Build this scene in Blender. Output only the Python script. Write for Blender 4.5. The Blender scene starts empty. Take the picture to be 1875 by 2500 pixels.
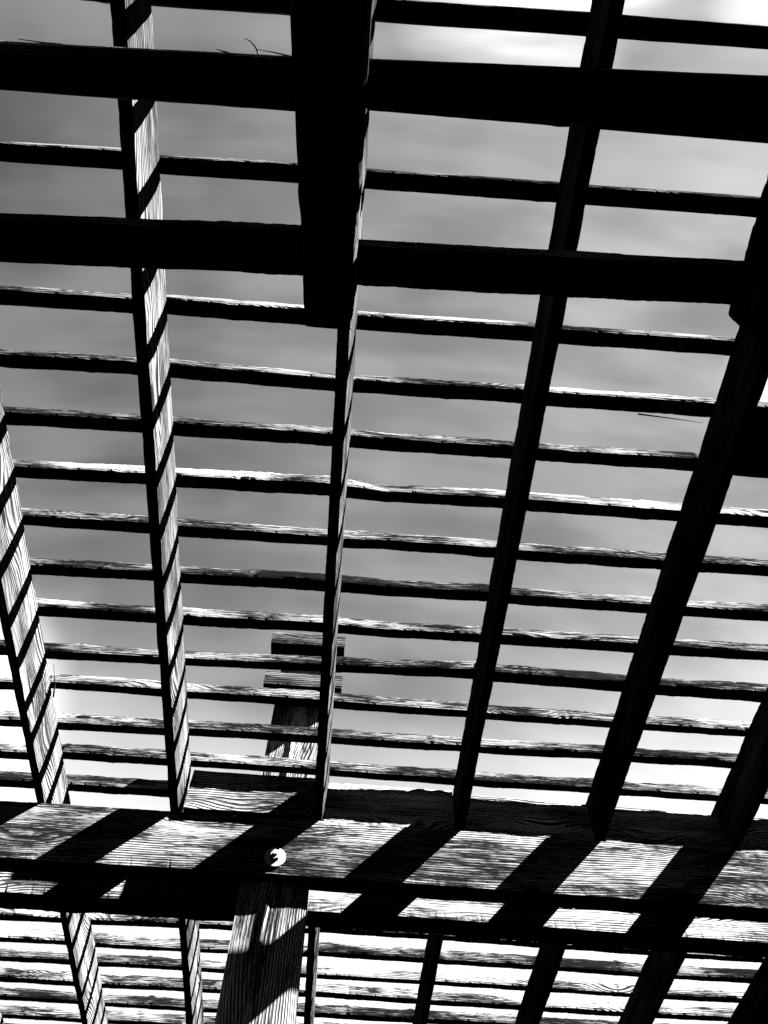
# Weathered timber pergola seen from below, black and white, hard sun.
import bpy, math, random
from mathutils import Vector, Matrix, noise

U = 2.2                       # metres per layout unit (height of the rafter tops above the camera)
scene = bpy.context.scene
col = scene.collection
random.seed(7)

# ------------------------------------------------------------------ nodes
def N(nt, kind, **inp):
    n = nt.nodes.new(kind)
    for k, v in inp.items():
        if k.startswith('_'):
            setattr(n, k[1:], v)
        else:
            s = n.inputs[int(k[1:])] if k[0] == 'i' and k[1:].isdigit() else n.inputs[k]
            if isinstance(v, bpy.types.NodeSocket):
                nt.links.new(v, s)
            else:
                s.default_value = v
    return n

def M(nt, op, a, b=None, c=None, clamp=False):
    n = nt.nodes.new('ShaderNodeMath'); n.operation = op; n.use_clamp = clamp
    for i, v in enumerate((a, b, c)):
        if v is None: continue
        if isinstance(v, bpy.types.NodeSocket): nt.links.new(v, n.inputs[i])
        else: n.inputs[i].default_value = v
    return n.outputs[0]

def smooth(nt, x, lo, hi, tlo=0.0, thi=1.0):
    n = nt.nodes.new('ShaderNodeMapRange'); n.interpolation_type = 'SMOOTHSTEP'
    nt.links.new(x, n.inputs[0])
    for i, v in ((1, lo), (2, hi), (3, tlo), (4, thi)): n.inputs[i].default_value = v
    return n.outputs[0]

def wood(name, axis, pitch=0.010, light=0.105, dark=0.0012, fibre=0.5, ringy=0.8, knots=True, knot_scale=1.0, bump=0.6, wander=0.035, tonal=0.6, duty=0.38, blotch=0.55):
    """Grey weathered softwood; axis = direction of the grain."""
    m = bpy.data.materials.new(name); m.use_nodes = True
    nt = m.node_tree; nt.nodes.clear()
    out = nt.nodes.new('ShaderNodeOutputMaterial')
    bs = nt.nodes.new('ShaderNodeBsdfPrincipled')
    nt.links.new(bs.outputs[0], out.inputs[0])
    bs.inputs['Roughness'].default_value = 0.9
    bs.inputs['Specular IOR Level'].default_value = 0.0
    tc = nt.nodes.new('ShaderNodeTexCoord'); oi = nt.nodes.new('ShaderNodeObjectInfo')
    rnd = oi.outputs['Random']
    sep = N(nt, 'ShaderNodeSeparateXYZ', i0=tc.outputs['Object'])
    order = {'X': (0, 1, 2), 'Y': (1, 0, 2), 'Z': (2, 1, 0)}[axis]
    l, a, b = (sep.outputs[i] for i in order)
    l = M(nt, 'ADD', l, M(nt, 'MULTIPLY', rnd, 41.0))
    roff = M(nt, 'MULTIPLY', rnd, 13.7)
    def vec(sl, sa, sb, o=0.0):
        return N(nt, 'ShaderNodeCombineXYZ', i0=M(nt, 'MULTIPLY', l, sl), i1=M(nt, 'MULTIPLY_ADD', a, sa, o), i2=M(nt, 'ADD', M(nt, 'MULTIPLY', b, sb), roff)).outputs[0]
    def ns(v, scale, detail=3.0, rough=0.55):
        return N(nt, 'ShaderNodeTexNoise', Vector=v, Scale=scale, Detail=detail, Roughness=rough).outputs[0]
    # slow wander of the growth rings
    warp = M(nt, 'SUBTRACT', ns(vec(0.9, 3.0, 3.0), 1.0, 2.0), 0.5)
    warp2 = M(nt, 'SUBTRACT', ns(vec(4.0, 14.0, 14.0, 3.0), 1.0, 2.0), 0.5)
    w = M(nt, 'ADD', M(nt, 'MULTIPLY', warp, wander * 2), M(nt, 'MULTIPLY', warp2, wander * 0.22))
    if knots:
        vo = N(nt, 'ShaderNodeTexVoronoi', Vector=vec(2.6 * knot_scale, 8.5 * knot_scale, 8.5 * knot_scale, 7.0), Scale=1.0, Randomness=1.0).outputs['Distance']
        kn = smooth(nt, vo, 0.26, 0.06)                     # 1 inside a knot
        w = M(nt, 'ADD', w, M(nt, 'MULTIPLY', smooth(nt, vo, 0.55, 0.05), 0.045))
        core = smooth(nt, vo, 0.10, 0.05)
    ph = M(nt, 'DIVIDE', M(nt, 'ADD', M(nt, 'ADD', b, M(nt, 'MULTIPLY', a, 0.42)), w), pitch)
    fr = M(nt, 'FRACT', ph)
    # saw-like early/late wood: slow rise then a sharp dark late line
    late = M(nt, 'MULTIPLY', smooth(nt, fr, duty, 0.80), smooth(nt, fr, 1.0, 0.90))
    # every ring has its own strength
    rs = ns(vec(1.1, 34.0, 34.0, 11.0), 1.0, 1.0)
    late = M(nt, 'MULTIPLY', late, smooth(nt, rs, 0.36, 0.56, 0.25, 1.0))
    fib = ns(vec(7.0, 190.0, 190.0, 5.0), 1.0, 3.0, 0.7)
    fib2 = ns(vec(24.0, 420.0, 420.0, 9.0), 1.0, 2.0, 0.7)
    blot = ns(vec(2.2, 9.0, 9.0, 21.0), 1.0, 3.0, 0.6)
    # threshold of the fibres wanders along the plank
    th = M(nt, 'ADD', M(nt, 'MULTIPLY', M(nt, 'SUBTRACT', blot, 0.5), blotch), M(nt, 'MULTIPLY', M(nt, 'SUBTRACT', rnd, 0.5), 0.10))
    fv = M(nt, 'ADD', M(nt, 'ADD', M(nt, 'MULTIPLY', fib, 0.65), M(nt, 'MULTIPLY', fib2, 0.35)), th)
    fdark = smooth(nt, fv, 0.62 - 0.16 * fibre, 0.47 - 0.16 * fibre)
    d = M(nt, 'MAXIMUM', M(nt, 'MULTIPLY', late, ringy), fdark)
    if knots:
        d = M(nt, 'MAXIMUM', d, core)
        d = M(nt, 'MAXIMUM', d, M(nt, 'MULTIPLY', M(nt, 'MULTIPLY', kn, smooth(nt, fib2, 0.45, 0.6)), 0.9))
    tone = M(nt, 'MULTIPLY', smooth(nt, blot, 0.30, 0.70, 1.0 - tonal, 1.0 + tonal), M(nt, 'MULTIPLY_ADD', rnd, 0.8, 0.6))
    inv = M(nt, 'SUBTRACT', 1.0, d, clamp=True)
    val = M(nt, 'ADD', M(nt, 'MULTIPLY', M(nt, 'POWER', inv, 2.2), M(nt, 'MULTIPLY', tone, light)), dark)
    cc = N(nt, 'ShaderNodeCombineColor', i0=val, i1=val, i2=val)
    nt.links.new(cc.outputs[0], bs.inputs['Base Color'])
    h = M(nt, 'ADD', M(nt, 'MULTIPLY', late, -0.8), M(nt, 'MULTIPLY', fib, 0.7))
    bp = N(nt, 'ShaderNodeBump', Height=h, Strength=bump, Distance=0.0022)
    nt.links.new(bp.outputs[0], bs.inputs['Normal'])
    return m

def plain(name, v, rough=0.6, metal=0.0):
    m = bpy.data.materials.new(name); m.use_nodes = True
    nt = m.node_tree; bs = nt.nodes['Principled BSDF']
    tc = nt.nodes.new('ShaderNodeTexCoord')
    n = N(nt, 'ShaderNodeTexNoise', Vector=tc.outputs['Object'], Scale=60.0, Detail=4.0)
    val = M(nt, 'MULTIPLY', smooth(nt, n.outputs[0], 0.3, 0.7, 0.75, 1.15), v)
    cc = N(nt, 'ShaderNodeCombineColor', i0=val, i1=val, i2=val)
    nt.links.new(cc.outputs[0], bs.inputs['Base Color'])
    bs.inputs['Roughness'].default_value = rough; bs.inputs['Metallic'].default_value = metal
    bs.inputs['Specular IOR Level'].default_value = 0.1
    return m

MAT = {
    'batten': wood('weathered_batten_wood', 'X', pitch=0.0080, fibre=0.36, ringy=0.85, light=0.046, wander=0.012, knot_scale=0.9, duty=0.25, blotch=0.6),
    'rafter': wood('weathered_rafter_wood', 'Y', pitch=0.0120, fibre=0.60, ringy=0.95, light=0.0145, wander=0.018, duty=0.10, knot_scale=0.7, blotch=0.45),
    'beam': wood('weathered_beam_wood', 'X', pitch=0.0098, fibre=0.62, ringy=0.90, light=0.066, wander=0.034, duty=0.20, knot_scale=0.8, blotch=0.45, bump=0.5, tonal=0.4),
    'post': wood('weathered_post_wood', 'Z', pitch=0.0095, fibre=0.62, ringy=0.92, light=0.056, wander=0.024, duty=0.20, knot_scale=0.5, blotch=0.4, tonal=0.35),
    'cap': wood('dark_crosspiece_wood', 'X', pitch=0.0130, fibre=0.6, ringy=1.0, light=0.022, wander=0.040, duty=0.05, knot_scale=0.6, blotch=0.4),
    'metal': plain('galvanised_steel', 0.055, 0.55),
    'ground': plain('dark_soil', 0.02, 1.0),
}

# ------------------------------------------------------------------ helpers
def interp(pts, t):
    if t <= pts[0][0]:
        return pts[0][1] if len(pts) == 1 or t > pts[0][0] - 0.0 else pts[0][1]
    for (t0, v0), (t1, v1) in zip(pts, pts[1:]):
        if t <= t1:
            k = (t - t0) / max(1e-9, t1 - t0); k = k * k * (3 - 2 * k) * 0.5 + k * 0.5
            return v0 + (v1 - v0) * k
    return pts[-1][1]

seed_n = [0]
def timber(name, axis, t0, t1, section, mat, parent=None, step=0.0036, rough=1.0, round_=0.10, end_cut=0.0, k=4):
    """A sawn timber running along `axis` from t0 to t1 (layout units).
    section(t) -> (u0, u1, v0, v1, lean): cross bounds; u,v are the two other axes in xyz order;
    lean shifts the u of the v1 side."""
    seed_n[0] += 1
    sd = seed_n[0] * 17.31
    n = max(2, int((t1 - t0) / step))
    # perimeter template (u,v in 0..1) with k segments per side
    per = []
    for i in range(k): per.append((i / k, 0.0, i == 0))
    for i in range(k): per.append((1.0, i / k, i == 0))
    for i in range(k): per.append((1 - i / k, 1.0, i == 0))
    for i in range(k): per.append((0.0, 1 - i / k, i == 0))
    verts = []; faces = []
    c0 = section((t0 + t1) / 2)
    cen = [0, 0, 0]
    ax = 'XYZ'.index(axis); oth = [i for i in range(3) if i != ax]
    cen[ax] = (t0 + t1) / 2; cen[oth[0]] = (c0[0] + c0[1]) / 2; cen[oth[1]] = (c0[2] + c0[3]) / 2
    m = len(per)
    for s in range(n + 1):
        t = t0 + (t1 - t0) * s / n
        u0, u1, v0, v1, lean = section(t)
        du, dv = u1 - u0, v1 - v0
        sm = min(du, dv)
        for j, (pu, pv, corner) in enumerate(per):
            uu = u0 + du * pu + lean * pv; vv = v0 + dv * pv
            cu, cv = pu - 0.5, pv - 0.5
            if corner:
                # rounded, ragged arris
                r = sm * round_ * (0.55 + 0.6 * noise.noise((t * 18 + sd, j * 3.1, 0)) + 0.5 * max(0, noise.noise((t * 110 + sd, j * 5.7, 4))) * rough)
                r = max(0.0, r)
                uu -= math.copysign(r, cu); vv -= math.copysign(r, cv)
            a = 0.00028 * rough
            uu += a * noise.noise((t * 45 + sd, j * 0.9, 1.7)) + a * 1.6 * noise.noise((t * 9 + sd, 3.3, 8.8))
            vv += a * noise.noise((t * 45 + sd, j * 0.9, 7.7)) + a * 1.6 * noise.noise((t * 9 + sd, 9.3, 2.8))
            tt = t
            if s in (0, n):
                tt += end_cut * 0.0 + 0.0008 * noise.noise((pu * 7 + sd, pv * 7, s))
            p = [0, 0, 0]; p[ax] = tt - cen[ax]; p[oth[0]] = uu - cen[oth[0]]; p[oth[1]] = vv - cen[oth[1]]
            verts.append([q * U for q in p])
    for s in range(n):
        for j in range(m):
            a_, b_ = s * m + j, s * m + (j + 1) % m
            c_, d_ = (s + 1) * m + (j + 1) % m, (s + 1) * m + j
            faces.append((a_, b_, c_, d_) if axis != 'Y' else (a_, d_, c_, b_))
    faces.append(tuple(range(m)) if axis == 'Y' else tuple(reversed(range(m))))
    faces.append(tuple(n * m + j for j in (reversed(range(m)) if axis == 'Y' else range(m))))
    me = bpy.data.meshes.new(name); me.from_pydata(verts, [], faces); me.materials.append(MAT[mat])
    o = bpy.data.objects.new(name, me); col.objects.link(o)
    if parent is not None: o.parent = parent
    o.location = [q * U for q in cen]
    if parent is not None and parent.parent is not None or (parent is not None and parent.type == 'MESH'):
        o.location = Vector(o.location) - Vector(parent.location)
    return o

def tube(name, pts, r0, r1, mat, parent, origin=None):
    """thin tapering splinter through pts (layout units)"""
    org = Vector(parent.location) if parent.type == 'MESH' else Vector((0, 0, 0))
    P = [Vector(p) * U for p in pts]; verts = []; faces = []; m = 5
    for i, p in enumerate(P):
        d = (P[min(i + 1, len(P) - 1)] - P[max(i - 1, 0)]).normalized()
        x = d.cross(Vector((0.3, 0.2, 1))).normalized(); y = d.cross(x)
        r = r0 + (r1 - r0) * i / (len(P) - 1)
        for j in range(m):
            a = 2 * math.pi * j / m
            verts.append(p - P[0] + (x * math.cos(a) + y * math.sin(a) * 0.5) * r)
    for i in range(len(P) - 1):
        for j in range(m):
            faces.append((i * m + j, i * m + (j + 1) % m, (i + 1) * m + (j + 1) % m, (i + 1) * m + j))
    faces.append(tuple(reversed(range(m)))); faces.append(tuple((len(P) - 1) * m + j for j in range(m)))
    me = bpy.data.meshes.new(name); me.from_pydata(verts, [], faces); me.materials.append(MAT[mat])
    o = bpy.data.objects.new(name, me); col.objects.link(o); o.parent = parent; o.location = P[0] - org
    return o

ROWS = {
    0: ([(-0.315, -0.0238), (-0.259, -0.0249), (-0.12, -0.028), (-0.017, -0.0284), (0.203, -0.0334), (0.238, -0.0341), (0.407, -0.036)],
        [(0.202, -0.0558), (0.238, -0.056), (0.4, -0.0572)]),
    2: ([(-0.461, 0.1467), (-0.318, 0.1439), (-0.264, 0.1458), (-0.109, 0.1426), (-0.004, 0.1421), (0.206, 0.1395), (0.241, 0.1393), (0.447, 0.1376)],
        [(-0.457, 0.1251), (-0.317, 0.1216), (-0.263, 0.1266), (-0.109, 0.1204), (-0.006, 0.1211), (0.205, 0.1173), (0.241, 0.1179), (0.447, 0.1151)]),
    4: ([(-0.491, 0.3207), (-0.319, 0.3193), (-0.268, 0.3133), (-0.095, 0.3147), (0.009, 0.3171), (0.207, 0.3136), (0.244, 0.3131), (0.468, 0.3107)],
        [(-0.487, 0.2981), (-0.32, 0.2972), (-0.268, 0.2921), (-0.097, 0.2927), (0.008, 0.2949), (0.208, 0.2919), (0.244, 0.292), (0.468, 0.2894)]),
    5: ([(-0.506, 0.4076), (-0.322, 0.4028), (-0.272, 0.4034), (-0.052, 0.4044), (0.016, 0.4042), (0.207, 0.4011), (0.245, 0.4025), (0.468, 0.3996)],
        [(-0.502, 0.3876), (-0.322, 0.3826), (-0.271, 0.3821), (-0.053, 0.3853), (0.014, 0.3841), (0.208, 0.3788), (0.245, 0.3792), (0.47, 0.3762)]),
    6: ([(-0.509, 0.4934), (-0.323, 0.4898), (-0.275, 0.4908), (-0.052, 0.4878), (0.022, 0.4897), (0.208, 0.4875), (0.245, 0.4859), (0.467, 0.4841), (0.531, 0.4874), (0.582, 0.487)],
        [(-0.507, 0.4719), (-0.323, 0.4682), (-0.273, 0.4683), (-0.053, 0.4661), (0.021, 0.469), (0.209, 0.4659), (0.246, 0.4665), (0.469, 0.4625)]),
    7: ([(-0.51, 0.5793), (-0.324, 0.5737), (-0.273, 0.5741), (-0.051, 0.5659), (0.029, 0.5737), (0.208, 0.5697), (0.246, 0.5697), (0.467, 0.5707), (0.531, 0.5705), (0.61, 0.5699)],
        [(-0.509, 0.558), (-0.324, 0.552), (-0.272, 0.5515), (-0.052, 0.5452), (0.027, 0.554), (0.209, 0.5496), (0.245, 0.5485), (0.468, 0.5495), (0.532, 0.5481), (0.602, 0.5481)]),
    8: ([(-0.51, 0.6609), (-0.326, 0.6589), (-0.274, 0.6612), (-0.051, 0.6582), (0.035, 0.6572), (0.207, 0.6574), (0.245, 0.6598), (0.467, 0.659), (0.53, 0.6588), (0.638, 0.656)],
        [(-0.51, 0.6423), (-0.325, 0.6376), (-0.273, 0.6393), (-0.052, 0.6413), (0.209, 0.637), (0.247, 0.6398), (0.469, 0.6378), (0.53, 0.6373), (0.631, 0.6346)]),
    9: ([(-0.514, 0.7545), (-0.327, 0.749), (-0.277, 0.7492), (-0.052, 0.7446), (0.042, 0.7447), (0.206, 0.7429), (0.247, 0.7454), (0.467, 0.7453), (0.53, 0.745), (0.667, 0.7433)],
        [(-0.514, 0.7321), (-0.326, 0.7278), (-0.276, 0.7279), (-0.053, 0.722), (0.041, 0.7242), (0.209, 0.7209), (0.247, 0.7245), (0.469, 0.7231), (0.531, 0.7237), (0.66, 0.7217)]),
    10: ([(-0.514, 0.8369), (-0.328, 0.8336), (-0.28, 0.8356), (-0.052, 0.8263), (0.049, 0.8297), (0.207, 0.8285), (0.246, 0.8295), (0.465, 0.8266), (0.529, 0.827), (0.695, 0.8254)],
        [(-0.513, 0.8129), (-0.327, 0.8133), (-0.278, 0.8113), (-0.053, 0.8069), (0.047, 0.8131), (0.208, 0.8081), (0.248, 0.8061), (0.467, 0.8049), (0.53, 0.8058), (0.687, 0.8033)]),
    11: ([(-0.595, 0.9262), (-0.517, 0.9286), (-0.33, 0.9259), (-0.283, 0.9269), (0.055, 0.9113), (0.206, 0.9004), (0.247, 0.9147), (0.465, 0.9154), (0.528, 0.9179), (0.71, 0.9167)],
        [(-0.516, 0.9064), (-0.331, 0.9052), (-0.282, 0.9045), (-0.054, 0.896), (0.053, 0.8931), (0.209, 0.8792), (0.532, 0.8933), (0.713, 0.8904)]),
    12: ([(-0.609, 1.0081), (-0.577, 1.0071), (-0.506, 0.9951), (-0.331, 0.9975), (-0.285, 0.9981), (0.062, 1.0006), (0.206, 0.9999), (0.246, 1.0019), (0.464, 1.0021), (0.528, 1.0021), (0.709, 1.0)],
        [(-0.504, 0.9784), (-0.331, 0.9755), (-0.284, 0.9793), (-0.054, 0.976), (0.06, 0.9795), (0.207, 0.9801), (0.249, 0.9836), (0.466, 0.9836), (0.53, 0.9829), (0.712, 0.9823)]),
    13: ([(-0.624, 1.096), (-0.583, 1.0973), (-0.516, 1.0974), (-0.332, 1.0946), (-0.288, 1.0903), (-0.053, 1.0878), (0.068, 1.0886), (0.205, 1.0862), (0.246, 1.0872), (0.463, 1.0824), (0.526, 1.0857), (0.709, 1.0829)],
        [(-0.621, 1.0764), (-0.583, 1.0759), (-0.514, 1.0755), (-0.331, 1.0736), (-0.287, 1.0679), (-0.054, 1.0653), (0.067, 1.0678), (0.206, 1.0669), (0.246, 1.0679), (0.465, 1.064), (0.527, 1.0643), (0.71, 1.0626)]),
    14: ([(-0.639, 1.1834), (-0.585, 1.1824), (-0.519, 1.1731), (-0.332, 1.1724), (-0.288, 1.1707), (0.25, 1.1758), (0.469, 1.1747), (0.526, 1.1746), (0.708, 1.1738)],
        [(-0.635, 1.161), (-0.584, 1.1594), (-0.518, 1.1502), (-0.332, 1.1511), (-0.287, 1.1519), (-0.055, 1.1533), (0.073, 1.1559), (0.206, 1.153), (0.246, 1.1556), (0.466, 1.1556), (0.527, 1.1549), (0.711, 1.1552)]),
    15: ([(-0.653, 1.2628), (-0.586, 1.2614), (-0.521, 1.2622), (-0.333, 1.2603)],
        [(-0.649, 1.2392), (-0.585, 1.2388), (-0.519, 1.2386), (-0.332, 1.237)]),
    16: ([(-0.728, 1.6991), (-0.594, 1.699), (-0.529, 1.6992), (-0.337, 1.6898), (-0.025, 1.6786), (0.198, 1.6779), (0.243, 1.6802), (0.356, 1.6812), (0.536, 1.6869), (0.71, 1.6916), (0.798, 1.6944), (0.966, 1.6947)],
        [(-0.724, 1.6756), (-0.595, 1.6771), (-0.528, 1.6779), (-0.338, 1.6677)]),
    17: ([(-0.742, 1.7812), (-0.597, 1.7833), (-0.533, 1.788), (-0.339, 1.7876), (-0.035, 1.7696), (0.197, 1.7707), (0.244, 1.7707), (0.369, 1.7724), (0.708, 1.7781), (0.798, 1.7797), (0.963, 1.7766)],
        [(-0.739, 1.7616), (-0.596, 1.7633), (-0.532, 1.766), (-0.339, 1.7698), (-0.033, 1.7468), (0.197, 1.7484), (0.243, 1.7508), (0.366, 1.7502), (0.71, 1.7583), (0.799, 1.759), (0.961, 1.7546)]),
    18: ([(-0.756, 1.863), (-0.598, 1.8619), (-0.536, 1.8614), (-0.339, 1.8574), (-0.036, 1.8595), (0.196, 1.8582), (0.242, 1.861), (0.382, 1.8602), (0.706, 1.8649), (0.796, 1.8649), (0.959, 1.8636)],
        [(-0.753, 1.8424), (-0.599, 1.8402), (-0.535, 1.8419), (-0.34, 1.8389), (-0.036, 1.8396), (0.197, 1.8405), (0.244, 1.8392), (0.379, 1.8383), (0.708, 1.8448), (0.797, 1.8427), (0.953, 1.8367)]),
    19: ([(-0.771, 1.9461), (-0.6, 1.9529), (-0.537, 1.9542), (-0.341, 1.9534), (-0.038, 1.9386), (0.193, 1.945), (0.241, 1.9489), (0.395, 1.9472), (0.703, 1.9498), (0.793, 1.9501), (0.955, 1.9466)],
        [(-0.767, 1.9246), (-0.6, 1.9275), (-0.537, 1.9336), (-0.342, 1.9314), (-0.038, 1.9117), (0.194, 1.9181), (0.243, 1.9225), (0.706, 1.9254), (0.795, 1.9267), (0.943, 1.9236)]),
    20: ([(-0.785, 2.0267), (-0.598, 2.0328), (-0.539, 2.0369), (-0.343, 2.0368), (-0.041, 2.0307), (0.192, 2.0326)],
        [(-0.782, 2.0096), (-0.598, 2.0152), (-0.539, 2.017), (-0.343, 2.0206), (-0.04, 2.0051), (0.193, 2.0078), (0.24, 2.0056), (0.404, 2.0059)]),
    21: ([],
        [(-0.537, 2.0956), (-0.345, 2.0892)]),
}

# ------------------------------------------------------------------ the pergola: one thing, its timbers are the parts
pergola = bpy.data.objects.new('pergola', None); col.objects.link(pergola)
pergola['label'] = 'weathered timber pergola roof of rafters and thin battens, seen from below in hard sun'
pergola['category'] = 'pergola'

ZR, ZB = 0.999, 0.9096        # rafter top and bottom

def lin(a, b, w, lean=0.0):
    def sec(y):
        x = a + b * (y - 0.7)
        return (x, x + w, ZB, ZR, lean)
    return sec
RAFTERS = [  # bottom-left x at y = 0.7, slope, width, lean
    (-1.005, -0.010, 0.0172, 0.001), (-0.793, -0.012, 0.0172, 0.002), (-0.5290, -0.0150, 0.0155, 0.0015), (-0.2962, -0.0135, 0.0172, 0.0020),
    (-0.0478, -0.0012, 0.0172, 0.0055), (0.2060, 0.0035, 0.0168, 0.0002), (0.4655, -0.0065, 0.0165, 0.0012),
    (0.7100, -0.0040, 0.0172, 0.0004), (0.9675, -0.0010, 0.0172, 0.0), (1.2150, 0.0, 0.0172, 0.0)]
rafters = []
for a, b, w, le in RAFTERS:
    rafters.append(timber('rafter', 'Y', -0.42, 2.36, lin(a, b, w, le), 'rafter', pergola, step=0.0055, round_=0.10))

# battens across the rafters ------------------------------------------------
def row(k):
    F, Nn = ROWS[k]; return F, Nn
def med(v):
    v = sorted(v); return v[len(v) // 2]
def calm(F):
    if len(F) < 3: return F
    n = len(F); mx = sum(p[0] for p in F) / n; my = sum(p[1] for p in F) / n
    sxx = sum((p[0] - mx) ** 2 for p in F); k = sum((p[0] - mx) * (p[1] - my) for p in F) / sxx
    k = max(-0.02, min(0.02, k)); out = []
    for x, y in F:
        l = my + k * (x - mx); out.append((x, l + max(-0.0022, min(0.0022, (y - l) * 0.6))))
    return out
def batten(F, Nn, x0, x1, width=0.0215, th=0.0220, rough=1.0):
    F = calm([p for p in F if x0 - 0.02 <= p[0] <= x1 + 0.02])
    ws = [interp(F, x) - y for x, y in Nn if F and x0 <= x <= x1]
    w = med(ws) if len(ws) >= 2 else width
    W = [(x, max(0.015, min(0.027, interp(F, x) - y))) for x, y in Nn if x0 <= x <= x1] or [(0, w)]
    sd = random.random() * 50; th = th * random.uniform(0.92, 1.08)
    kn = [(random.uniform(x0, x1), random.uniform(0.004, 0.014), random.uniform(-0.16, 0.22)) for _ in range(int(1 + (x1 - x0) * 5))]
    def sec(x):
        f = interp(F, x)
        ww = interp(W, x) * 0.6 + w * 0.4
        zz = 1.0 + 0.0006 * noise.noise((x * 3 + sd, 0, 0))
        t2 = th * (1 + 0.07 * noise.noise((x * 8 + sd, 5, 0)) + 0.10 * max(0, noise.noise((x * 25 + sd, 9, 0))))
        for kx, kw, ka in kn:
            e = (x - kx) / kw
            if abs(e) < 3: t2 += th * ka * math.exp(-e * e) * (1 + 0.6 * noise.noise((x * 160, sd, 3))); f += 0.0009 * (ka > 0) * math.exp(-e * e)
        return (f - ww, f, zz, zz + t2, 0.0006 * noise.noise((x * 5 + sd, 2, 1)))
    return timber('batten', 'X', x0, x1, sec, 'batten', pergola, rough=rough, round_=0.07)

LO, HI = -1.28, 1.34
g = 0.0008
splits = {2: [-0.276], 11: [0.214], 12: [-0.521], 14: [-0.521], 15: 'post', 16: [-0.0395, 0.7185], 17: [-0.0395], 13: [-0.287], 19: [-0.0395], 6: [0.4735]}
for k in sorted(ROWS):
    F, Nn = row(k)
    sp = splits.get(k, [])
    if sp == 'post':
        batten(F, Nn, LO, -0.166); batten([(-0.03, 1.2606), (1.3, 1.2606)], [], -0.030, HI); continue
    ed = [LO] + sp + [HI]
    for a, b in zip(ed, ed[1:]):
        if k == 21: FF = [(a, 2.1165), (b, 2.112)]
        else: FF = F
        batten(FF, Nn if k != 21 else [], a + (g if a != LO else 0), b - (g if b != HI else 0))
for f0 in (-0.370, -0.285, -0.200, -0.115, 0.0595, 0.2300, 2.200, 2.285):
    batten([(LO, f0 + 0.003), (HI, f0 - 0.006)], [], LO, HI)
# battens over the big beams, hidden from below but seen from the side
for f0 in (1.345, 1.430, 1.515, 1.600):
    batten([(LO, f0 + 0.001), (HI, f0 - 0.001)], [], LO, HI)

# wide cover board that closes one gap at the right
def cb(x): return (0.3985, 0.4655, 1.0006, 1.0130, 0.0)
timber('cover_board', 'X', 0.4905, 0.86, cb, 'beam', pergola, round_=0.08)

# the two slim cross beams under the rafters, each butted from two lengths ---
def cross(name, near, far, z0, z1, x0, x1):
    def sec(x): return (interp(near, x), interp(far, x), z0, z1, 0.0)
    return timber('cross_beam', 'X', x0, x1, sec, 'beam', pergola, step=0.0045, round_=0.06)
def L2(pts, x):  # straight line through two points, extrapolated
    (x0, y0), (x1, y1) = pts; return y0 + (y1 - y0) * (x - x0) / (x1 - x0)
def cross2(near, far, x0, x1, z0=0.868, z1=0.9085):
    def sec(x): return (L2(near, x), L2(far, x), z0, z1, 0.0)
    return timber('cross_beam', 'X', x0, x1, sec, 'beam', pergola, step=0.0040, round_=0.06)
beam_a1 = cross2([(-0.381, 0.0185), (-0.102, 0.0095)], [(-0.388, 0.0614), (-0.098, 0.0574)], -1.15, -0.0555)
beam_a2 = cross2([(0.0098, 0.0040), (0.360, -0.0100)], [(-0.0092, 0.0488), (0.3786, 0.0440)], -0.0545, 1.25)
beam_b1 = cross2([(-0.4277, 0.1837), (-0.0956, 0.1701)], [(-0.418, 0.2317), (-0.086, 0.2186)], -1.15, -0.0545)
beam_b2 = cross2([(0.0001, 0.1792), (0.4086, 0.1689)], [(0.004, 0.2243), (0.390, 0.2135)], -0.0535, 1.25)

# sloping and level bearers hanging under those beams ------------------------
def brace_sec(y):
    z = 0.8135 + 0.305 * (y - 0.2195)
    x = -0.0782 + 0.040 * (y - 0.26)
    xr = -0.0262 - 0.011 * (y - 0.26) + 0.0008 * noise.noise((y * 14, 2, 2))
    x += 0.0010 * noise.noise((y * 30, 5, 2))
    return (x, xr, z, z + 0.0545, 0.0)
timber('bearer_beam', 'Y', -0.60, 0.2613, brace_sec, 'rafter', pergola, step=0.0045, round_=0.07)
def stub_sec(y):
    c = max(0.0, (y - 0.2216) / 0.0090)
    return (0.3885 + 0.0150 * min(c, 1.0) + 0.018 * (y - 0.2), 0.4450, 0.800, 0.8665, 0.0)
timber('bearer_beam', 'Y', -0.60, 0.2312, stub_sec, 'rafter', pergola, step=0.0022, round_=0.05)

# the two big girders that sandwich the post --------------------------------
def sag(x): return -0.0030 * max(0.0, x + 0.1) / 0.3 if x < 0.2 else -0.0030 - 0.0145 * (x - 0.2)
def g1(x): return (1.1772, 1.2180, 0.7972 + sag(x) * 0.8, 0.9082 + sag(x), 0.0)
def g2(x):
    wob = 0.0012 * noise.noise((x * 3.0, 1.0, 4.0))
    return (1.2712, 1.3215, 0.7972 + sag(x) * 0.9 + wob, 0.9082 + sag(x), 0.0)
girder = timber('girder_beam', 'X', -1.2, 1.3, g1, 'beam', pergola, step=0.004, round_=0.05, k=6)
girder2 = timber('girder_beam', 'X', -1.2, 1.3, g2, 'beam', pergola, step=0.004, round_=0.05, k=6)

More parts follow.
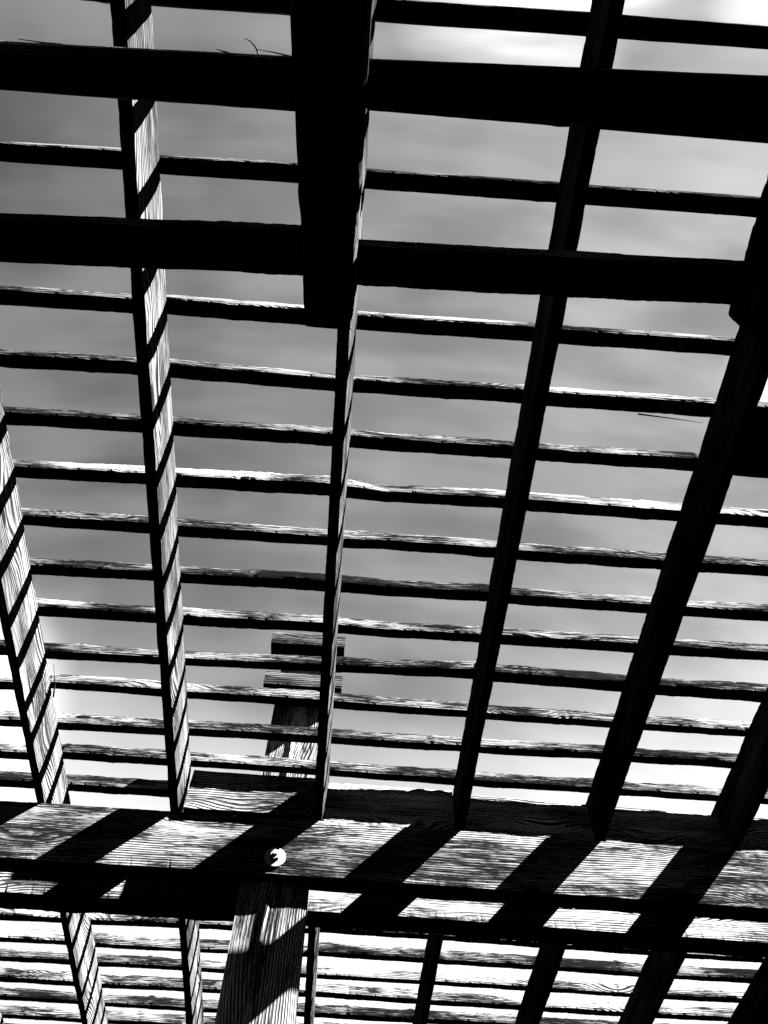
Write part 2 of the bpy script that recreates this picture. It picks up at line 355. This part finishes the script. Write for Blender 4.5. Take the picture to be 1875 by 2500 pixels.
# blocking boards standing on the front girder between the rafters ------------
for x0, x1, y0, y1, zt0, zt1, tip in ((-0.2775, -0.0500, 1.1695, 1.1830, 0.9935, 0.9925, 0.0), (-0.0290, 0.2065, 1.1845, 1.1960, 0.9975, 0.9955, 0.0),
                          (0.2260, 0.4610, 1.1868, 1.1980, 0.9930, 0.9860, 0.0), (0.4800, 0.7065, 1.1870, 1.1985, 0.9870, 0.9800, 0.0), (0.7270, 0.9650, 1.1870, 1.1985, 0.980, 0.978, 0.0)):
    def bsec(x, x0=x0, x1=x1, y0=y0, y1=y1, a=zt0, b=zt1, tip=tip):
        return (y0, y1, 0.9092 + sag(x), a + (b - a) * (x - x0) / (x1 - x0), tip)
    timber('blocking_board', 'X', x0, x1, bsec, 'beam', pergola, round_=0.06, k=5)

# the post: two timbers side by side, running up through the roof -------------
def post_mesh():
    zs = []; z = -0.7040
    while z < 1.3900: zs.append(z); z += 0.006
    zs = [q for q in zs if min(abs(q - 0.7955), abs(q - 0.9094)) > 0.001] + [0.7954, 0.7956, 0.9093, 0.9095]; zs.sort()
    zs.append(1.3900)
    verts = []; faces = []
    for z in zs:
        xr = -0.0445 if z < 0.905 else -0.0495
        taper = (0.76 - z) * 0.05 if z < 0.9 else 0.0
        cx = -0.104 - max(0.0, min(0.02, taper))
        sec = []
        def seg(p, q, n, sec=sec):
            for i in range(n): sec.append((p[0] + (q[0] - p[0]) * i / n, p[1] + (q[1] - p[1]) * i / n))
        f = 0.0250 if 0.7955 < z < 0.9094 else 0.0          # shoulder: the front girder sits in a notch
        seg((-0.1565, 1.1995 + f * 0.8), (cx - 0.0080, 1.1965 + f), 5)
        seg((cx - 0.0080, 1.1965 + f), (cx - 0.0045, 1.1925 + f), 1)
        seg((cx - 0.0045, 1.1925 + f), (cx + 0.0020, 1.1950 + f), 2)
        seg((cx + 0.0020, 1.1950 + f), (xr, 1.1945 + f), 6)
        seg((xr, 1.1945 + f), (xr, 1.2690), 3)
        seg((xr, 1.2690), (-0.1565, 1.2690), 5)
        seg((-0.1565, 1.2690), (-0.1565, 1.1995 + f * 0.8), 3)
        for j, (x, y) in enumerate(sec):
            x += 0.0004 * noise.noise((z * 12, j * 0.8, 31)); y += 0.0004 * noise.noise((z * 12, j * 0.8, 51))
            verts.append(((x + 0.10) * U, (y - 1.25) * U, (z + 0.704) * U))
    m = len(sec)
    for s in range(len(zs) - 1):
        for j in range(m):
            faces.append((s * m + j, s * m + (j + 1) % m, (s + 1) * m + (j + 1) % m, (s + 1) * m + j))
    faces.append(tuple(reversed(range(m)))); faces.append(tuple((len(zs) - 1) * m + j for j in range(m)))
    me = bpy.data.meshes.new('post'); me.from_pydata(verts, [], faces); me.materials.append(MAT['post'])
    o = bpy.data.objects.new('post', me); col.objects.link(o); o.parent = pergola
    o.location = (-0.10 * U, 1.25 * U, -0.704 * U)
    return o
post = post_mesh()
timber('crosspiece', 'X', -0.1795, -0.0170, lambda x: (1.1400, 1.1935, 1.2015, 1.2405, 0.0), 'cap', post, step=0.003, round_=0.05, k=5)
timber('crosspiece', 'X', -0.1835, -0.0180, lambda x: (1.1500, 1.1935, 1.3430, 1.3820, 0.0), 'cap', post, step=0.003, round_=0.05, k=5)

# bolt with a round washer and a nut on the face of the front girder -----------
def bolt():
    verts = []; faces = []
    def cyl(r, y0, y1, n, rot=0.0, hole=0.0, cut=0.0):
        b0 = len(verts)
        for (yy, rr) in ((y0, r), (y1 + (0.0006 if n > 8 else 0), r), (y1, r * 0.94)):
            for i in range(n):
                a = rot + 2 * math.pi * i / n
                verts.append((rr * math.cos(a), yy, rr * math.sin(a)))
        for lv in (0, 1):
            for i in range(n):
                p = b0 + lv * n
                faces.append((p + i, p + n + i, p + n + (i + 1) % n, p + (i + 1) % n))
        faces.append(tuple(b0 + 2 * n + i for i in range(n)))
        faces.append(tuple(b0 + i for i in reversed(range(n))))
    cyl(0.0390, 0.0, -0.0040, 48)
    cyl(0.0180, -0.0041, -0.0210, 6, 0.3)
    cyl(0.0095, -0.0211, -0.0360, 16)
    me = bpy.data.meshes.new('bolt'); me.from_pydata(verts, [], faces); me.materials.append(MAT['metal'])
    o = bpy.data.objects.new('bolt', me); col.objects.link(o); o.parent = girder
    o.location = Vector((-0.1045 * U, 1.1768 * U, 0.8275 * U)) - Vector(girder.location)
    return o
bolt()

# torn splinters ---------------------------------------------------------------
for pts, r0, r1 in (([(-0.1381, 0.0115, 0.905), (-0.1413, 0.0048, 0.905), (-0.1468, -0.0003, 0.905), (-0.1523, -0.0018, 0.905)], 0.0022, 0.0007),
                    ([(-0.1060, 0.0100, 0.9045), (-0.1237, 0.0078, 0.905), (-0.1395, 0.0066, 0.906)], 0.0020, 0.0006),
                    ([(-0.3350, 0.0175, 0.9045), (-0.3552, 0.0172, 0.905), (-0.3798, 0.0160, 0.906)], 0.0024, 0.0008),
                    ([(-0.1640, 0.0130, 0.9045), (-0.1725, 0.0110, 0.905), (-0.1817, 0.0096, 0.906)], 0.0030, 0.0006)):
    tube('splinter', pts, r0, r1, 'beam', beam_a1)
tube('splinter', [(-0.5090, 0.9972, 0.983), (-0.5055, 0.978, 0.987), (-0.5050, 0.9655, 0.9903), (-0.5050, 0.9356, 0.998)], 0.0040, 0.0016, 'rafter', rafters[2])
tube('splinter', [(0.37, 0.402, 0.9995), (0.42, 0.4045, 0.999), (0.462, 0.4070, 0.998)], 0.0028, 0.0006, 'batten', pergola)

# ------------------------------------------------------------------ ground
R = 150.0
verts = []; faces = []; n = 40
for j in range(n + 1):
    for i in range(n + 1):
        x = -R + 2 * R * i / n; y = -R + 2 * R * j / n
        verts.append((x, y, 0.25 * noise.noise((x * 0.05, y * 0.05, 0)) * min(1, math.hypot(x, y) / 20)))
for j in range(n):
    for i in range(n):
        a = j * (n + 1) + i; faces.append((a, a + 1, a + n + 2, a + n + 1))
me = bpy.data.meshes.new('ground'); me.from_pydata(verts, [], faces); me.materials.append(MAT['ground'])
gr = bpy.data.objects.new('ground', me); col.objects.link(gr); gr.location = (0, 0, -0.704 * U); gr['kind'] = 'structure'
gr['label'] = 'dark bare soil under the pergola'

# ------------------------------------------------------------------ sun and sky
S = Vector((0.985, -0.335, 1.0)).normalized()
sun = bpy.data.lights.new('sun', 'SUN'); sun.energy = 5.0; sun.angle = math.radians(0.5); sun.color = (1, 1, 1)
so = bpy.data.objects.new('sun', sun); col.objects.link(so)
so.rotation_euler = (-S).to_track_quat('-Z', 'Y').to_euler(); so.location = S * 30

w = bpy.data.worlds.new('World'); scene.world = w; w.use_nodes = True
nt = w.node_tree; nt.nodes.clear()
wo = nt.nodes.new('ShaderNodeOutputWorld'); bg = nt.nodes.new('ShaderNodeBackground'); nt.links.new(bg.outputs[0], wo.inputs[0])
sky = nt.nodes.new('ShaderNodeTexSky'); sky.sky_type = 'NISHITA'; sky.sun_disc = False
sky.sun_elevation = math.asin(S.z); sky.sun_rotation = math.atan2(S.x, S.y)
red = N(nt, 'ShaderNodeSeparateColor', i0=sky.outputs[0]).outputs[0]       # red filter of a black and white picture
tc = nt.nodes.new('ShaderNodeTexCoord'); dirv = tc.outputs['Generated']
sp = N(nt, 'ShaderNodeSeparateXYZ', i0=dirv)
def lobe(d, lo, hi):
    d = Vector(d).normalized()
    vm = nt.nodes.new('ShaderNodeVectorMath'); vm.operation = 'DOT_PRODUCT'; nt.links.new(dirv, vm.inputs[0]); vm.inputs[1].default_value = d
    return smooth(nt, vm.outputs['Value'], math.cos(math.radians(hi)), math.cos(math.radians(lo)))
mp = N(nt, 'ShaderNodeMapping', Vector=dirv); mp.inputs['Scale'].default_value = (2.0, 9.0, 5.0); mp.inputs['Rotation'].default_value = (0, 0, 0.05)
st = N(nt, 'ShaderNodeTexNoise', Vector=mp.outputs[0], Scale=1.6, Detail=3.0, Roughness=0.5).outputs[0]
cl = N(nt, 'ShaderNodeTexNoise', Vector=dirv, Scale=3.6, Detail=3.0, Roughness=0.5).outputs[0]
low = M(nt, 'ADD', smooth(nt, sp.outputs[2], 0.745, 0.53), M(nt, 'MULTIPLY', smooth(nt, sp.outputs[2], 0.86, 0.60), 0.16))                 # bright haze towards the horizon
lit = M(nt, 'ADD', M(nt, 'MULTIPLY', lobe((-0.47, 0.64, 0.61), 3, 10), 1.6), low)
top = M(nt, 'MULTIPLY', lobe((0.13, -0.12, 1.0), 2, 10), smooth(nt, st, 0.40, 0.60, 0.8, 1.6))
top = M(nt, 'ADD', top, M(nt, 'MULTIPLY', lobe((0.40, -0.07, 0.91), 1, 6), smooth(nt, st, 0.42, 0.58, 0.1, 0.55)))
right = lobe((0.50, 0.28, 0.84), 1, 6)
cloud = M(nt, 'ADD', M(nt, 'ADD', M(nt, 'MULTIPLY', lit, 1.0), M(nt, 'MULTIPLY', top, 1.0)), M(nt, 'MULTIPLY', right, 1.0))
veil = M(nt, 'ADD', M(nt, 'MULTIPLY', smooth(nt, st, 0.34, 0.66, 0.80, 1.20), M(nt, 'MULTIPLY_ADD', sp.outputs[0], 0.65, 1.0)), M(nt, 'MULTIPLY', smooth(nt, cl, 0.35, 0.65, -0.5, 0.5), 0.34))
# value wanted in the picture: clear sky from the sky model, plus thin cloud
val = M(nt, 'ADD', M(nt, 'MULTIPLY', M(nt, 'MULTIPLY', M(nt, 'POWER', red, 0.4), 0.100), veil), M(nt, 'MULTIPLY', cloud, 0.23))
cc = N(nt, 'ShaderNodeCombineColor', i0=val, i1=val, i2=val)
nt.links.new(cc.outputs[0], bg.inputs[0]); bg.inputs[1].default_value = 0.05

# ------------------------------------------------------------------ camera
cam = bpy.data.cameras.new('camera'); co = bpy.data.objects.new('camera', cam); col.objects.link(co)
r = Vector((0.99694261, -0.07691776, 0.01375119)); u = Vector((-0.0732229, -0.8582315, 0.50801289)); f = Vector((0.02727351, 0.50746659, 0.8612397))
mat = Matrix((( r.x, u.x, -f.x, 0), (r.y, u.y, -f.y, 0), (r.z, u.z, -f.z, 0), (0, 0, 0, 1)))
co.matrix_world = mat
cam.sensor_fit = 'HORIZONTAL'; cam.sensor_width = 36.0; cam.lens = 36.0 * 1676.36 / 1659.0
cam.clip_start = 0.02; cam.clip_end = 1000.0
scene.camera = co

vs = scene.view_settings
vs.view_transform = 'Standard'; vs.look = 'None'; vs.gamma = 1.0; vs.exposure = 6.0; vs.use_curve_mapping = False
cy = scene.cycles
cy.diffuse_bounces = 0; cy.glossy_bounces = 0; cy.max_bounces = 1
cy.use_denoising = False
